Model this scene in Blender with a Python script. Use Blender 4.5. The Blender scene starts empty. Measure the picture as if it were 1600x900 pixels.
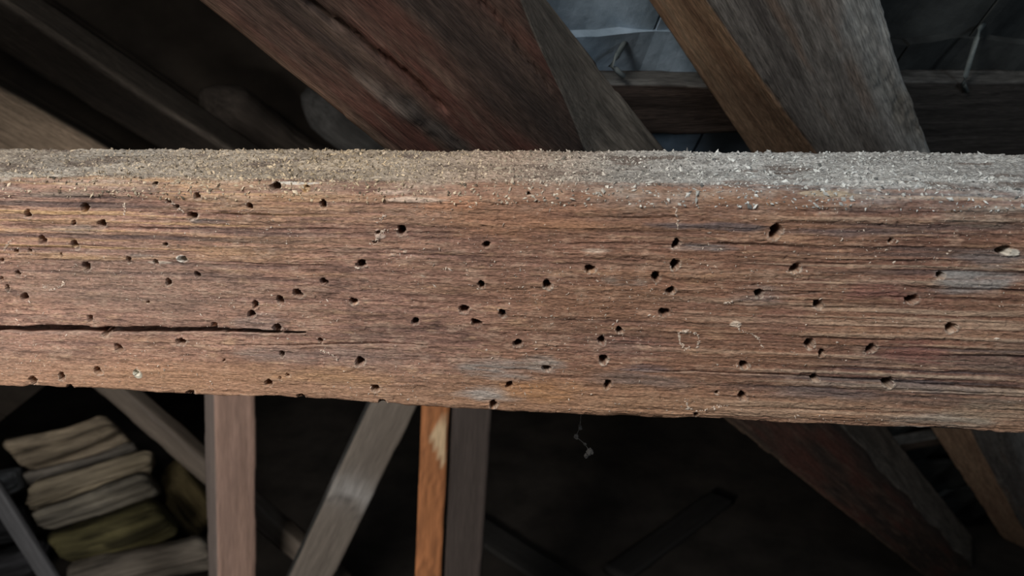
import bpy, bmesh, math, random
import numpy as np
from mathutils import Vector, Matrix

random.seed(7)
rng = np.random.default_rng(11)
scene = bpy.context.scene
COL = scene.collection

# ------------------------------------------------------------------ camera
FPX = 1300.0                       # focal length in pixels of the 1600x900 frame
PITCH, YAW, ROLL = .32829, -.14435, .0178
TOPZ = 1.80                        # top of the big beam above the floor
fw = np.array([math.sin(YAW) * math.cos(PITCH), math.cos(YAW) * math.cos(PITCH), -math.sin(PITCH)])
rt = np.array([math.cos(YAW), -math.sin(YAW), 0.0])
dn = np.cross(fw, rt)
c_, s_ = math.cos(ROLL), math.sin(ROLL)
CAMX = np.array([c_ * rt + s_ * dn, -s_ * rt + c_ * dn, fw])     # right, down, forward
CAMP = np.array([0.0, -.5853, TOPZ + .1242])
cam = bpy.data.cameras.new('camera')
cam.sensor_width = 36.0
cam.lens = 36.0 * FPX / 1600.0
cam.clip_start = .02
cam.dof.use_dof = True
cam.dof.focus_distance = .67
cam.dof.aperture_fstop = 8.0
camo = bpy.data.objects.new('camera', cam)
COL.objects.link(camo)
camo.matrix_world = Matrix(((CAMX[0][0], -CAMX[1][0], -CAMX[2][0], CAMP[0]),
                            (CAMX[0][1], -CAMX[1][1], -CAMX[2][1], CAMP[1]),
                            (CAMX[0][2], -CAMX[1][2], -CAMX[2][2], CAMP[2]), (0, 0, 0, 1)))
scene.camera = camo

# ------------------------------------------------------------------ light
world = bpy.data.worlds.new('world')
scene.world = world
world.use_nodes = True
bg = world.node_tree.nodes['Background']
bg.inputs[0].default_value = (.75, .85, 1.0, 1)
bg.inputs[1].default_value = .018

def area(name, loc, target, size, power, color, spread=180):
    l = bpy.data.lights.new(name, 'AREA')
    l.shape = 'RECTANGLE'
    l.size, l.size_y = size
    l.energy = power
    l.color = color
    l.spread = math.radians(spread)
    o = bpy.data.objects.new(name, l)
    COL.objects.link(o)
    o.location = loc
    o.rotation_euler = (Vector(target) - Vector(loc)).to_track_quat('-Z', 'Y').to_euler()
    return o
# daylight falling in through the roof window above and behind the camera
area('skylight', (-.55, -.95, 2.65), (-.05, .1, 1.75), (.5, .42), 20.5, (1.0, .965, .92))
# cooler lamp on the right, added to brighten roof and tiles; no hatch known
area('cool_fill_right', (1.45, -1.15, 2.20), (.25, .4, 1.85), (.5, .5), 6.5, (.80, .90, 1.0))
# weak fill added for posts and logs, narrowed to spare rafters; no window known
area('post_fill', (-.95, -1.3, 1.40), (-.75, 1.1, .80), (.6, .5), 6.5, (1.0, .95, .9), 75)

scene.view_settings.view_transform = 'Standard'
scene.view_settings.look = 'None'
scene.view_settings.gamma = 1.0
scene.view_settings.use_curve_mapping = False
scene.view_settings.exposure = 0.0

# ------------------------------------------------------------------ helpers
def ray(x, y):
    return CAMX.T @ np.array([(x - 800) / FPX, (y - 450) / FPX, 1.0])
def on_y(x, y, Y):
    r = ray(x, y)
    return CAMP + r * ((Y - CAMP[1]) / r[1])
def on_z(x, y, Z):
    r = ray(x, y)
    return CAMP + r * ((Z - CAMP[2]) / r[2])
def at_depth(x, y, d):
    return CAMP + ray(x, y) * d

def hsh(ix, iy, seed):
    h = (ix.astype(np.int64) * 374761393 + iy.astype(np.int64) * 668265263 + seed * 974634777) & 0xFFFFFFFF
    h = ((h ^ (h >> 13)) * 1274126177) & 0xFFFFFFFF
    h = ((h ^ (h >> 16)) * 2246822519) & 0xFFFFFFFF
    return ((h ^ (h >> 15)) & 0xFFFFFF) / float(0xFFFFFF)
def vn(x, y, seed=0):
    x = np.asarray(x, float); y = np.asarray(y, float)
    x, y = np.broadcast_arrays(x, y)
    ix = np.floor(x); iy = np.floor(y)
    fx = x - ix; fy = y - iy
    fx = fx * fx * (3 - 2 * fx); fy = fy * fy * (3 - 2 * fy)
    a = hsh(ix, iy, seed); b = hsh(ix + 1, iy, seed)
    c = hsh(ix, iy + 1, seed); d = hsh(ix + 1, iy + 1, seed)
    return (a + (b - a) * fx) * (1 - fy) + (c + (d - c) * fx) * fy
def fbm(x, y, seed=0, o=4, g=.5):
    t = 0; amp = 1; tot = 0
    for k in range(o):
        t = t + amp * vn(x * 2 ** k, y * 2 ** k, seed + 17 * k); tot += amp; amp *= g
    return t / tot
def sm(a, b, x):
    t = np.clip((x - a) / (b - a), 0, 1)
    return t * t * (3 - 2 * t)
def mixc(c, col, m):
    return c * (1 - m[..., None]) + np.array(col) * m[..., None]

def raw_mesh(name, V, quads, col=None, gco=None, smooth=True):
    me = bpy.data.meshes.new(name)
    V = np.ascontiguousarray(V, dtype=np.float32)
    me.vertices.add(len(V)); me.vertices.foreach_set('co', V.ravel())
    q = np.ascontiguousarray(quads, dtype=np.int32)
    k = q.shape[1]
    me.loops.add(q.size); me.loops.foreach_set('vertex_index', q.ravel())
    me.polygons.add(len(q))
    me.polygons.foreach_set('loop_start', np.arange(0, q.size, k, dtype=np.int32))
    me.polygons.foreach_set('loop_total', np.full(len(q), k, dtype=np.int32))
    me.update(calc_edges=True)
    if col is not None:
        a = me.attributes.new('Col', 'FLOAT_COLOR', 'POINT')
        cc = np.ones((len(V), 4), np.float32); cc[:, :3] = np.clip(col, 0, 1)
        a.data.foreach_set('color', cc.ravel())
    if gco is not None:
        a = me.attributes.new('gco', 'FLOAT_VECTOR', 'POINT')
        a.data.foreach_set('vector', np.ascontiguousarray(gco, dtype=np.float32).ravel())
    me.polygons.foreach_set('use_smooth', np.full(len(q), smooth, dtype=bool))
    me.validate()
    return me

def link(name, me, mat, parent=None, label=None, cat=None, group=None, kind=None):
    o = bpy.data.objects.new(name, me)
    COL.objects.link(o)
    if me is not None and mat is not None and not me.materials:
        me.materials.append(mat)
    if parent: o.parent = parent
    if label: o['label'] = label
    if cat: o['category'] = cat
    if group: o['group'] = group
    if kind: o['kind'] = kind
    return o

# ------------------------------------------------------------------ materials
def new_mat(name):
    m = bpy.data.materials.new(name); m.use_nodes = True
    nt = m.node_tree
    return m, nt, nt.nodes['Principled BSDF']
def wood_material(name, rough=.85, lo=.55, hi=1.35, sc=(5, 130, 130), sf=(30, 700, 700), bump=.35, dist=.0012, spec=.25, f_lo=.75):
    m, nt, p = new_mat(name)
    N, L = nt.nodes, nt.links
    col = N.new('ShaderNodeAttribute'); col.attribute_name = 'Col'
    g = N.new('ShaderNodeAttribute'); g.attribute_name = 'gco'
    def noise(scale, det, ro=.6):
        mp = N.new('ShaderNodeMapping'); mp.inputs['Scale'].default_value = scale
        n = N.new('ShaderNodeTexNoise'); n.inputs['Scale'].default_value = 1.0
        n.inputs['Detail'].default_value = det; n.inputs['Roughness'].default_value = ro
        L.new(g.outputs['Vector'], mp.inputs['Vector']); L.new(mp.outputs[0], n.inputs['Vector'])
        return n
    n1 = noise(sc, 5); n2 = noise(sf, 3)
    r1 = N.new('ShaderNodeMapRange'); r1.inputs[1].default_value = .3; r1.inputs[2].default_value = .7
    r1.inputs[3].default_value = lo; r1.inputs[4].default_value = hi
    r2 = N.new('ShaderNodeMapRange'); r2.inputs[1].default_value = .3; r2.inputs[2].default_value = .7
    r2.inputs[3].default_value = f_lo; r2.inputs[4].default_value = 2 - f_lo
    L.new(n1.outputs['Fac'], r1.inputs[0]); L.new(n2.outputs['Fac'], r2.inputs[0])
    mu = N.new('ShaderNodeMath'); mu.operation = 'MULTIPLY'
    L.new(r1.outputs[0], mu.inputs[0]); L.new(r2.outputs[0], mu.inputs[1])
    vm = N.new('ShaderNodeVectorMath'); vm.operation = 'SCALE'
    L.new(col.outputs['Color'], vm.inputs[0]); L.new(mu.outputs[0], vm.inputs['Scale'])
    L.new(vm.outputs[0], p.inputs['Base Color'])
    b = N.new('ShaderNodeBump'); b.inputs['Strength'].default_value = bump; b.inputs['Distance'].default_value = dist
    L.new(mu.outputs[0], b.inputs['Height']); L.new(b.outputs[0], p.inputs['Normal'])
    p.inputs['Roughness'].default_value = rough
    p.inputs['Specular IOR Level'].default_value = spec
    return m
MAT_BEAM = wood_material('old_beam_wood', .85, .86, 1.14, (20, 420, 420), (260, 1000, 1000), .7, .0009, .25, .55)
MAT_TIMBER = wood_material('rafter_wood', .75, .6, 1.35, (11, 170, 170), (55, 700, 700), .5, .0012, .25, .5)
MAT_POST = wood_material('post_wood', .7, .75, 1.2, (3, 60, 60), (20, 500, 500), .2)
MAT_LOG = wood_material('firewood', .85, .6, 1.35, (4, 70, 70), (20, 300, 300), .5, .003)

def plain(name, c1, c2, scale=6.0, rough=.85, bump=.3, dist=.004, rand=0.0, spec=.3):
    m, nt, p = new_mat(name)
    N, L = nt.nodes, nt.links
    tc = N.new('ShaderNodeTexCoord')
    n = N.new('ShaderNodeTexNoise'); n.inputs['Scale'].default_value = scale
    n.inputs['Detail'].default_value = 6; n.inputs['Roughness'].default_value = .65
    oi = N.new('ShaderNodeObjectInfo')
    ad = N.new('ShaderNodeVectorMath'); ad.operation = 'ADD'
    mu = N.new('ShaderNodeVectorMath'); mu.operation = 'SCALE'; mu.inputs[0].default_value = (31, 17, 23)
    L.new(oi.outputs['Random'], mu.inputs['Scale'])
    L.new(tc.outputs['Object'], ad.inputs[0]); L.new(mu.outputs[0], ad.inputs[1])
    L.new(ad.outputs[0], n.inputs['Vector'])
    mx = N.new('ShaderNodeValToRGB')
    mx.color_ramp.elements[0].position = .32; mx.color_ramp.elements[0].color = (*c1, 1)
    mx.color_ramp.elements[1].position = .68; mx.color_ramp.elements[1].color = (*c2, 1)
    L.new(n.outputs['Fac'], mx.inputs[0])
    out = mx.outputs[0]
    if rand:
        mr = N.new('ShaderNodeMapRange'); mr.inputs[3].default_value = 1 - rand; mr.inputs[4].default_value = 1 + rand
        L.new(oi.outputs['Random'], mr.inputs[0])
        sv = N.new('ShaderNodeVectorMath'); sv.operation = 'SCALE'
        L.new(out, sv.inputs[0]); L.new(mr.outputs[0], sv.inputs['Scale'])
        out = sv.outputs[0]
    L.new(out, p.inputs['Base Color'])
    b = N.new('ShaderNodeBump'); b.inputs['Strength'].default_value = bump; b.inputs['Distance'].default_value = dist
    L.new(n.outputs['Fac'], b.inputs['Height']); L.new(b.outputs[0], p.inputs['Normal'])
    p.inputs['Roughness'].default_value = rough
    p.inputs['Specular IOR Level'].default_value = spec
    return m
MAT_SLATE_LIT = plain('tile_lit_tone', (.19, .26, .32), (.44, .55, .66), 14, .6, .5, .006, .12)  # daylight on the bay between the rafters put into a paler tile colour
MAT_SLATE_SHADE = plain('tile_shade_tone', (.020, .022, .022), (.05, .055, .054), 14, .7, .5, .006, .2)  # same tiles with the shade of the other bays put into the colour
MAT_FLOOR = plain('dark_floor', (.02, .017, .014), (.055, .046, .038), 5, .95, .4, .01)
MAT_WALL = plain('sooty_boards', (.03, .024, .019), (.075, .06, .047), 4, .95, .3, .01)
MAT_WIRE = plain('tie_wire', (.07, .09, .09), (.16, .18, .18), 60, .5, .2, .001)
MAT_WEB = plain('cobweb', (.035, .033, .031), (.07, .066, .062), 80, .9, .1, .001)

# dust crumbs take their colour from the mesh attribute
m_, nt_, p_ = new_mat('wood_dust')
a_ = nt_.nodes.new('ShaderNodeAttribute'); a_.attribute_name = 'Col'
nt_.links.new(a_.outputs['Color'], p_.inputs['Base Color'])
p_.inputs['Roughness'].default_value = .9
MAT_DUST = m_

# ------------------------------------------------------------------ lofted timber
def loft(name, O, axis, U, V, length, sec, mat, ds=.012, dp=.006, amp=.0012, ks=3.0, kp=90.0,
         colfn=None, seed=0, s0=0.0, feats=(), rough_end=.0, round_r=.004, wob=.002):
    """timber along axis from O; sec(s)-> list of (u,v) corners; feats: (s,perimeter-point fn) dents"""
    O, axis, U, V = (np.asarray(a, float) for a in (O, axis, U, V))
    ns = max(4, int(length / ds)); S = np.linspace(0, length, ns + 1) + s0
    ref = np.array(sec(S[0]), float); k = len(ref)
    cnt = [max(3, int(np.linalg.norm(ref[(i + 1) % k] - ref[i]) / dp)) for i in range(k)]
    tt = []
    for i in range(k):
        n = cnt[i]
        # a little closer together near corners
        t = np.arange(n) / n
        tt += [(i, x) for x in t]
    tt = np.array(tt); ei = tt[:, 0].astype(int); et = tt[:, 1]
    NP = len(tt)
    secs = np.array([sec(s) for s in S], float)          # ns+1,k,2
    P0 = secs[:, ei, :]; P1 = secs[:, (ei + 1) % k, :]
    P = P0 + (P1 - P0) * et[None, :, None]
    area2 = np.sum(ref[:, 0] * np.roll(ref[:, 1], -1) - np.roll(ref[:, 0], -1) * ref[:, 1])
    ccw = area2 > 0
    T = np.roll(P, -1, 1) - np.roll(P, 1, 1)
    Nn = np.stack([T[..., 1], -T[..., 0]], -1)
    if not ccw: Nn = -Nn
    Nn /= np.linalg.norm(Nn, axis=-1, keepdims=True) + 1e-9
    # round corners
    elen = np.linalg.norm(P1 - P0, axis=-1)
    dc = np.minimum(et[None, :], 1 - et[None, :]) * elen
    P = P - Nn * (np.clip(1 - dc / round_r, 0, 1) ** 2 * round_r * .35)[..., None]
    per = np.cumsum(np.r_[0, np.linalg.norm(np.diff(P[0], axis=0), axis=1)])
    SS = np.repeat(S[:, None], NP, 1); PP = np.repeat(per[None, :], ns + 1, 0)
    h = (fbm(SS * ks, PP * kp, seed, 4) - .5) * 2 * amp + (fbm(SS * ks * 8, PP * kp * 2, seed + 5, 3) - .5) * amp
    h = h + (fbm(SS * 2, PP * 8, seed + 9, 2) - .5) * 2 * wob
    edge = np.clip(1 - dc / .012, 0, 1)
    h = h - edge * (vn(SS * 14, ei[None, :] * 3.1 + 0 * SS, seed + 21) > .62) * .0022
    u, v = P[..., 0], P[..., 1]
    col = colfn(SS, PP, ei[None, :] + 0 * SS, u, v, et[None, :] + 0 * SS)
    for f in feats:
        h, col = f(SS, u, v, ei[None, :] + 0 * SS, h, col)
    P = P + Nn * h[..., None]
    X = O + (SS - s0)[..., None] * axis + P[..., 0:1] * U + P[..., 1:2] * V
    idx = np.arange((ns + 1) * NP).reshape(ns + 1, NP)
    a = idx[:-1]; b = idx[1:]
    q = np.stack([a, np.roll(a, -1, 1), np.roll(b, -1, 1), b], -1).reshape(-1, 4)
    # end caps: triangle fans written as quads with a shared centre vertex
    Vv = X.reshape(-1, 3); Cc = col.reshape(-1, 3)
    c0 = X[0].mean(0); c1 = X[-1].mean(0)
    Vv = np.vstack([Vv, c0, c1]); Cc = np.vstack([Cc, col[0].mean(0), col[-1].mean(0)])
    i0, i1 = len(Vv) - 2, len(Vv) - 1
    gco = np.stack([SS + seed * 3.17, u, v], -1).reshape(-1, 3)
    gco = np.vstack([gco, gco[:2]])
    handed = np.dot(np.cross(U, V), axis) > 0
    flip = not (ccw == handed)
    caps = []
    r0 = idx[0]; r1 = idx[-1]
    ca = np.stack([r0, np.full(NP, i0), np.roll(r0, -1)], -1)
    cb = np.stack([r1, np.roll(r1, -1), np.full(NP, i1)], -1)
    me = bpy.data.meshes.new(name)
    faces = [tuple(x) for x in q.tolist()] + [tuple(x) for x in ca.tolist()] + [tuple(x) for x in cb.tolist()]
    if flip: faces = [f[::-1] for f in faces]
    me.from_pydata(Vv.tolist(), [], faces)
    at = me.attributes.new('Col', 'FLOAT_COLOR', 'POINT')
    cc = np.ones((len(Vv), 4), np.float32); cc[:, :3] = np.clip(Cc, 0, 1); at.data.foreach_set('color', cc.ravel())
    at = me.attributes.new('gco', 'FLOAT_VECTOR', 'POINT'); at.data.foreach_set('vector', gco.astype(np.float32).ravel())
    me.polygons.foreach_set('use_smooth', np.ones(len(me.polygons), dtype=bool))
    me.update()
    me.materials.append(mat)
    return me

# ------------------------------------------------------------------ roof frame of reference
RD = ray(1778, 1164); RD /= np.linalg.norm(RD)                      # run of the rafters, down and away
RN = CAMX.T @ np.array([-.265, -.749, .61]); RN -= RD * (RN @ RD); RN /= np.linalg.norm(RN)   # out through the roof
RQ = np.cross(RN, RD)                                               # across the rafters (to the left)
RB = CAMX.T @ np.array([.945, -.079, .314]); RB -= RN * (RB @ RN); RB /= np.linalg.norm(RB)   # along the battens
RE = np.cross(RB, RN)
if RE[2] < 0: RE = -RE                                              # up the slope
def on_roof(x, y, c):
    r = ray(x, y)
    return CAMP + r * (c / (RN @ r))
def rq(x, y, c):
    """(s along rafter, q across) of a pixel on the roof-parallel plane at depth c"""
    p = on_roof(x, y, c) - CAMP
    return p @ RD, p @ RQ
def roof_pt(s, q, c):
    return CAMP + RD * s + RQ * q + RN * c
def roof_be(x, y, c):
    p = on_roof(x, y, c) - CAMP
    return p @ RB, p @ RE

# ================================================================== structure
def quad_slab(name, corners, thick_dir, mat, **kw):
    c = [np.array(p, float) for p in corners]; t = np.array(thick_dir, float)
    V = c + [p + t for p in c]
    F = [(0, 1, 2, 3), (7, 6, 5, 4), (0, 4, 5, 1), (1, 5, 6, 2), (2, 6, 7, 3), (3, 7, 4, 0)]
    me = bpy.data.meshes.new(name); me.from_pydata([tuple(v) for v in V], [], F)
    bm = bmesh.new(); bm.from_mesh(me); bmesh.ops.recalc_face_normals(bm, faces=bm.faces); bm.to_mesh(me); bm.free()
    return link(name, me, mat, **kw)
quad_slab('floor', [(-3.4, -2.4, 0), (3.4, -2.4, 0), (3.4, 3.4, 0), (-3.4, 3.4, 0)], (0, 0, -.05), MAT_FLOOR, kind='structure')
quad_slab('wall_back', [(-3.4, 3.4, 0), (3.4, 3.4, 0), (3.4, 3.4, 3.8), (-3.4, 3.4, 3.8)], (0, .08, 0), MAT_WALL, kind='structure')
quad_slab('wall_left', [(-3.4, -2.4, 0), (-3.4, 3.4, 0), (-3.4, 3.4, 3.8), (-3.4, -2.4, 3.4)], (-.08, 0, 0), MAT_WALL, kind='structure')

C1 = .62           # inner faces of the near rafters
DEP = .10          # rafter depth
CB = C1 + DEP      # inner plane of the battens
roof = link('ceiling', None, None, kind='structure')
roof['label'] = 'underside of the tiled roof slope behind the rafters'

# one course line is read off the batten between the two near rafters
b0, e_top = roof_be(1060, 133, CB)
_, e_bot = roof_be(1060, 212, CB)
GAUGE = .27
TW = .235
def tile_mesh(name, seed, mat):
    """hung roof tile, slightly dished, head at e=+h; local x = along batten, y = up slope, z = outwards"""
    w, L, th = TW - .004, GAUGE + .085, .014
    nx, ny = 12, 8
    x = np.linspace(-w / 2, w / 2, nx + 1); y = np.linspace(-L, 0, ny + 1)
    Xg, Yg = np.meshgrid(x, y)
    z = .010 * np.cos(Xg / w * 2 * np.pi) + .004 * (fbm(Xg * 12 + seed, Yg * 12, seed, 3) - .5) - Yg * .085
    yw = Yg + .004 * (vn(Xg * 30, 0 * Xg, seed + 3) - .5) * (Yg > -.01)
    top = np.stack([Xg, yw, z], -1).reshape(-1, 3); bot = np.stack([Xg, yw, z + th], -1).reshape(-1, 3)
    n = len(top); V = np.vstack([top, bot]); F = []
    st = nx + 1
    for j in range(ny):
        for i in range(nx):
            a = j * st + i
            F.append((a, a + st, a + st + 1, a + 1)); F.append((n + a, n + a + 1, n + a + st + 1, n + a + st))
    for i in range(nx):
        F.append((i, i + 1, n + i + 1, n + i)); k = ny * st + i; F.append((k + 1, k, n + k, n + k + 1))
    for j in range(ny):
        a = j * st; F.append((a + st, a, n + a, n + a + st)); k = j * st + nx; F.append((k, k + st, n + k + st, n + k))
    me = bpy.data.meshes.new(name); me.from_pydata(V.tolist(), [], F)
    bm = bmesh.new(); bm.from_mesh(me); bmesh.ops.recalc_face_normals(bm, faces=bm.faces); bm.to_mesh(me); bm.free()
    me.materials.append(mat)
    return me
TM = {k: [tile_mesh('roof_tile', 3 + i + 10 * k, (MAT_SLATE_LIT, MAT_SLATE_SHADE)[k]) for i in range(3)] for k in (0, 1)}
CT = CB + .032
HEAD = .045          # how far a tile head stands above its batten
q_limit = .262 * (CT / C1)
q_split = -.12 * (CT / C1)
def roof_matrix(be, ee, c):
    o = CAMP + RB * be + RE * ee + RN * c
    return Matrix(((RB[0], RE[0], RN[0], o[0]), (RB[1], RE[1], RN[1], o[1]), (RB[2], RE[2], RN[2], o[2]), (0, 0, 0, 1)))
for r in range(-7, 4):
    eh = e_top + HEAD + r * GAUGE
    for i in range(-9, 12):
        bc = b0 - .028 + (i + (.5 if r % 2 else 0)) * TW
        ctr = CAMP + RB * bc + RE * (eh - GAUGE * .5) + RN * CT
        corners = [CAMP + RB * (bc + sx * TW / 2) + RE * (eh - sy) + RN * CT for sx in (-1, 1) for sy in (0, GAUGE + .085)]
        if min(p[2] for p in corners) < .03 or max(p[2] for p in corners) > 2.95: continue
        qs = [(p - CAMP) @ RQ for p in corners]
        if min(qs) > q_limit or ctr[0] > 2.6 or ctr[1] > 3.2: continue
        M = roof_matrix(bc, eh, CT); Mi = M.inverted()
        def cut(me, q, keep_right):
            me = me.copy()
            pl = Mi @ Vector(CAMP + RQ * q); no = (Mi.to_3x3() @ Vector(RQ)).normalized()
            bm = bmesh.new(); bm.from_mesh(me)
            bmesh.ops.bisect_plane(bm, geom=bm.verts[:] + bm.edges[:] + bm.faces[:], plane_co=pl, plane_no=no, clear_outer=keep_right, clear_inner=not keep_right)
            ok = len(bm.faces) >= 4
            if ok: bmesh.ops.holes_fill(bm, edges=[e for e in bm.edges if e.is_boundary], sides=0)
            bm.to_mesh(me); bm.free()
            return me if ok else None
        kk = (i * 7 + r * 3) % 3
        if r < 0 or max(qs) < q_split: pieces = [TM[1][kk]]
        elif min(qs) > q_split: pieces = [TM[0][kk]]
        else: pieces = [cut(TM[0][kk], q_split, False), cut(TM[1][kk], q_split, True)]      # tiles split where painted lit tone meets shade tone, behind rafter B
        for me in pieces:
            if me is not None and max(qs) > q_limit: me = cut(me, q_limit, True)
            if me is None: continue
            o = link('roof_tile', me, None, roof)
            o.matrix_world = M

# dark boards of the far roof slope on the left
for i in range(9):
    c = 1.86
    qa = .55 + i * .24
    sa, _ = rq(300, -500, c); sb, _ = rq(300, 420, c)
    V = [roof_pt(s, q, cc) for cc in (c, c + .02) for s, q in ((sa, qa), (sb, qa), (sb, qa + .232), (sa, qa + .232))]
    me = bpy.data.meshes.new('roof_board')
    me.from_pydata([tuple(v) for v in V], [], [(0, 1, 2, 3), (7, 6, 5, 4), (0, 4, 5, 1), (1, 5, 6, 2), (2, 6, 7, 3), (3, 7, 4, 0)])
    bm = bmesh.new(); bm.from_mesh(me); bmesh.ops.recalc_face_normals(bm, faces=bm.faces); bm.to_mesh(me); bm.free()
    link('roof_board', me, MAT_WALL, roof)

# ================================================================== the big worm-eaten beam
BX0, BX1, BD, BH = -1.35, 1.15, .15, .18
FX0, FX1 = -.68, .55
STEP = .00062
xs = np.r_[np.arange(BX0, FX0, .01), np.arange(FX0, FX1, STEP), np.arange(FX1, BX1 + .001, .01)]
RA = .013                                     # rounded upper arris
rb = .003
prof = []                                     # y, z, ny, nz, tag(0 front,1 arris/top,2 rest), t
zf = np.arange(TOPZ - BH + rb, TOPZ - RA, STEP)
for a in np.linspace(0, math.pi / 2, 5)[:-1]:
    prof.append((rb - rb * math.sin(a), TOPZ - BH + rb - rb * math.cos(a), -math.sin(a), -math.cos(a), 0))
for z in zf: prof.append((0, z, -1, 0, 0))
for a in np.linspace(0, math.pi / 2, 34):
    prof.append((RA - RA * math.cos(a), TOPZ - RA + RA * math.sin(a), -math.cos(a), math.sin(a), 1))
for y in np.arange(RA + .0011, BD - .004, .0011): prof.append((y, TOPZ, 0, 1, 1))
for a in np.linspace(0, math.pi / 2, 4): prof.append((BD - .004 + .004 * math.sin(a), TOPZ - .004 + .004 * math.cos(a), math.sin(a), math.cos(a), 1))
for z in np.linspace(TOPZ - .02, TOPZ - BH + .01, 8): prof.append((BD, z, 1, 0, 2))
for y in np.linspace(BD, rb + .004, 8): prof.append((y, TOPZ - BH, 0, -1, 2))
prof = np.array(prof)
NPf = len(prof); NX = len(xs)
py, pz, pny, pnz, ptag = prof.T
# unrolled height coordinate: z on the face, then continuing over the top
un = np.r_[0, np.cumsum(np.hypot(np.diff(py), np.diff(pz)))] + TOPZ - BH
Xg = np.repeat(xs[:, None], NPf, 1); Tg = np.repeat(un[None, :], NX, 0)
front = (ptag == 0)[None, :] * np.ones((NX, 1))
topm = (ptag == 1)[None, :] * np.ones((NX, 1))
# grain direction wanders slightly
Gw = Tg + .004 * (fbm(Xg * 3, Tg * 4, 2, 3) - .5) + .0012 * (vn(Xg * 22, Tg * 40, 4) - .5)
def face_xy(x, y):
    p = on_y(x, y, 0.0)
    return p[0], p[2]
def paint(x, y, rx, ry, c, a, soft=.6, mod=True, dh=0.0):
    """soft elliptical stain centred on a face point, radii in pixels of the photo"""
    X0, Z0 = face_xy(x, y)
    k = .00046
    i0, i1 = np.searchsorted(xs, (X0 - 1.9 * rx * k, X0 + 1.9 * rx * k)); jn = int((ptag < 2).sum())
    j0, j1 = np.searchsorted(un[:jn], (Z0 - 1.9 * ry * k, Z0 + 1.9 * ry * k))
    if i1 - i0 < 1 or j1 - j0 < 1: return
    w = (slice(i0, i1), slice(j0, j1))
    d = np.hypot((Xg[w] - X0) / (rx * k), (Tg[w] - Z0) / (ry * k)) + (fbm(Xg[w] * 40, Tg[w] * 160, int(x) % 97, 3) - .5) * 1.3
    m = np.clip((1.15 - d) / soft, 0, 1)
    if mod: m = m * np.clip(.35 + 1.9 * (g2[w] - .28) + .9 * (mot2[w] - .45), 0, 1)
    base[w] = mixc(base[w], c, m * a)
    h[w] += m * dh

g1 = fbm(Xg * 7, Gw * 230, 11, 4, .6)          # broad grain
g2 = fbm(Xg * 22, Gw * 620, 23, 3, .6)         # fine grain
g3 = fbm(Xg * 5, Gw * 75, 31, 3)               # wide bands
lowf = fbm(Xg * 5, Tg * 14, 41, 3)
ftear = fbm(Xg * 60, Gw * 420, 53, 3)          # torn fibres
xl, _ = face_xy(420, 400); xr, _ = face_xy(1000, 400)
leftw = 1 - sm(xl - .12, xl + .16, Xg); rightw = sm(xr - .08, xr + .16, Xg)
zup = face_xy(700, 420)[1]
upw = sm(zup - .025, zup + .02, Tg)
ridge = .35 + .75 * upw * (leftw + .35) + .85 * rightw
ridge = np.clip(ridge, .3, 1.35)
h = (g1 - .5) * .0022 * ridge + (g2 - .5) * .0010 * (.6 + .5 * ridge) + (lowf - .5) * .003 + (g3 - .5) * .0016
h = h - np.clip(.36 - g1, 0, 1) * .006 * ridge
h = h + (ftear - .5) * .0007
fib = vn(Xg * 150, Gw * 1050, 57); fib2 = vn(Xg * 75, Gw * 760, 59)
h = h + (fib - .5) * .0006 - (fib2 < .2) * .0006
# small torn pits all over the face
pit = vn(Xg * 170, Tg * 420, 61)
h = h - (pit > .86) * .0005
# front face colours
base = np.ones((NX, NPf, 3)) * np.array((.325, .205, .155))
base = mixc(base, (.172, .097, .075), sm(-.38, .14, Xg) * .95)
base = mixc(base, (.40, .265, .150), np.clip((g1 - .52) * 5, 0, 1) * (.15 + .75 * leftw * upw))
base = mixc(base, (.31, .225, .165), np.clip((g1 - .55) * 5, 0, 1) * (.12 + .35 * rightw))
base = mixc(base, (.135, .078, .072), np.clip((.46 - g1) * 5, 0, 1) * (.25 + .35 * ridge))
base = mixc(base, (.12, .085, .08), np.clip((.38 - g3) * 5, 0, 1) * (.22 + .2 * rightw))
base = base * (.72 + .58 * g2)[..., None]
base = mixc(base, (.50, .40, .31), np.clip((fib - .78) * 6, 0, 1) * (.22 + .16 * rightw + .2 * leftw))
base = mixc(base, (.09, .055, .045), np.clip((.26 - fib2) * 6, 0, 1) * .55)
base = mixc(base, (.48, .34, .22), np.clip((ftear - .66) * 7, 0, 1) * .5)
mott = fbm(Xg * 34, Gw * 120, 63, 4, .6); speck = vn(Xg * 520, Tg * 640, 65); mot2 = fbm(Xg * 90, Tg * 210, 67, 3)
base = base * (.62 + .76 * mott)[..., None]
base = mixc(base, (.44, .33, .25), np.clip((mot2 - .60) * 7, 0, 1) * .45)
base = mixc(base, (.10, .065, .056), np.clip((.38 - mot2) * 7, 0, 1) * .45)
base = mixc(base, (.62, .52, .43), (speck > .93) * np.clip((mott - .40) * 4, 0, 1) * .65)
base = mixc(base, (.06, .04, .034), (speck < .055) * .6)
h = h + (mot2 - .5) * .0011 + (speck > .93) * .0003 - (speck < .06) * .0005
yst = fbm(Xg * 4.5, Gw * 330, 69, 3)
base = mixc(base, (.52, .36, .19), np.clip((yst - .60) * 9, 0, 1) * leftw * upw * .8)
base = mixc(base, (.075, .062, .066), np.clip((.40 - yst) * 9, 0, 1) * (.2 + .5 * leftw * upw + .6 * rightw))
base = mixc(base, (.46, .38, .29), np.clip((yst - .60) * 9, 0, 1) * rightw * .65)
h = h + (yst - .5) * .0022 * (leftw * upw + rightw)
base = mixc(base, (.36, .20, .11), np.clip((lowf - .56) * 5, 0, 1) * .35)
base = mixc(base, (.20, .165, .14), np.clip((.44 - lowf) * 5, 0, 1) * .35)
zb = face_xy(700, 590)[1]
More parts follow.
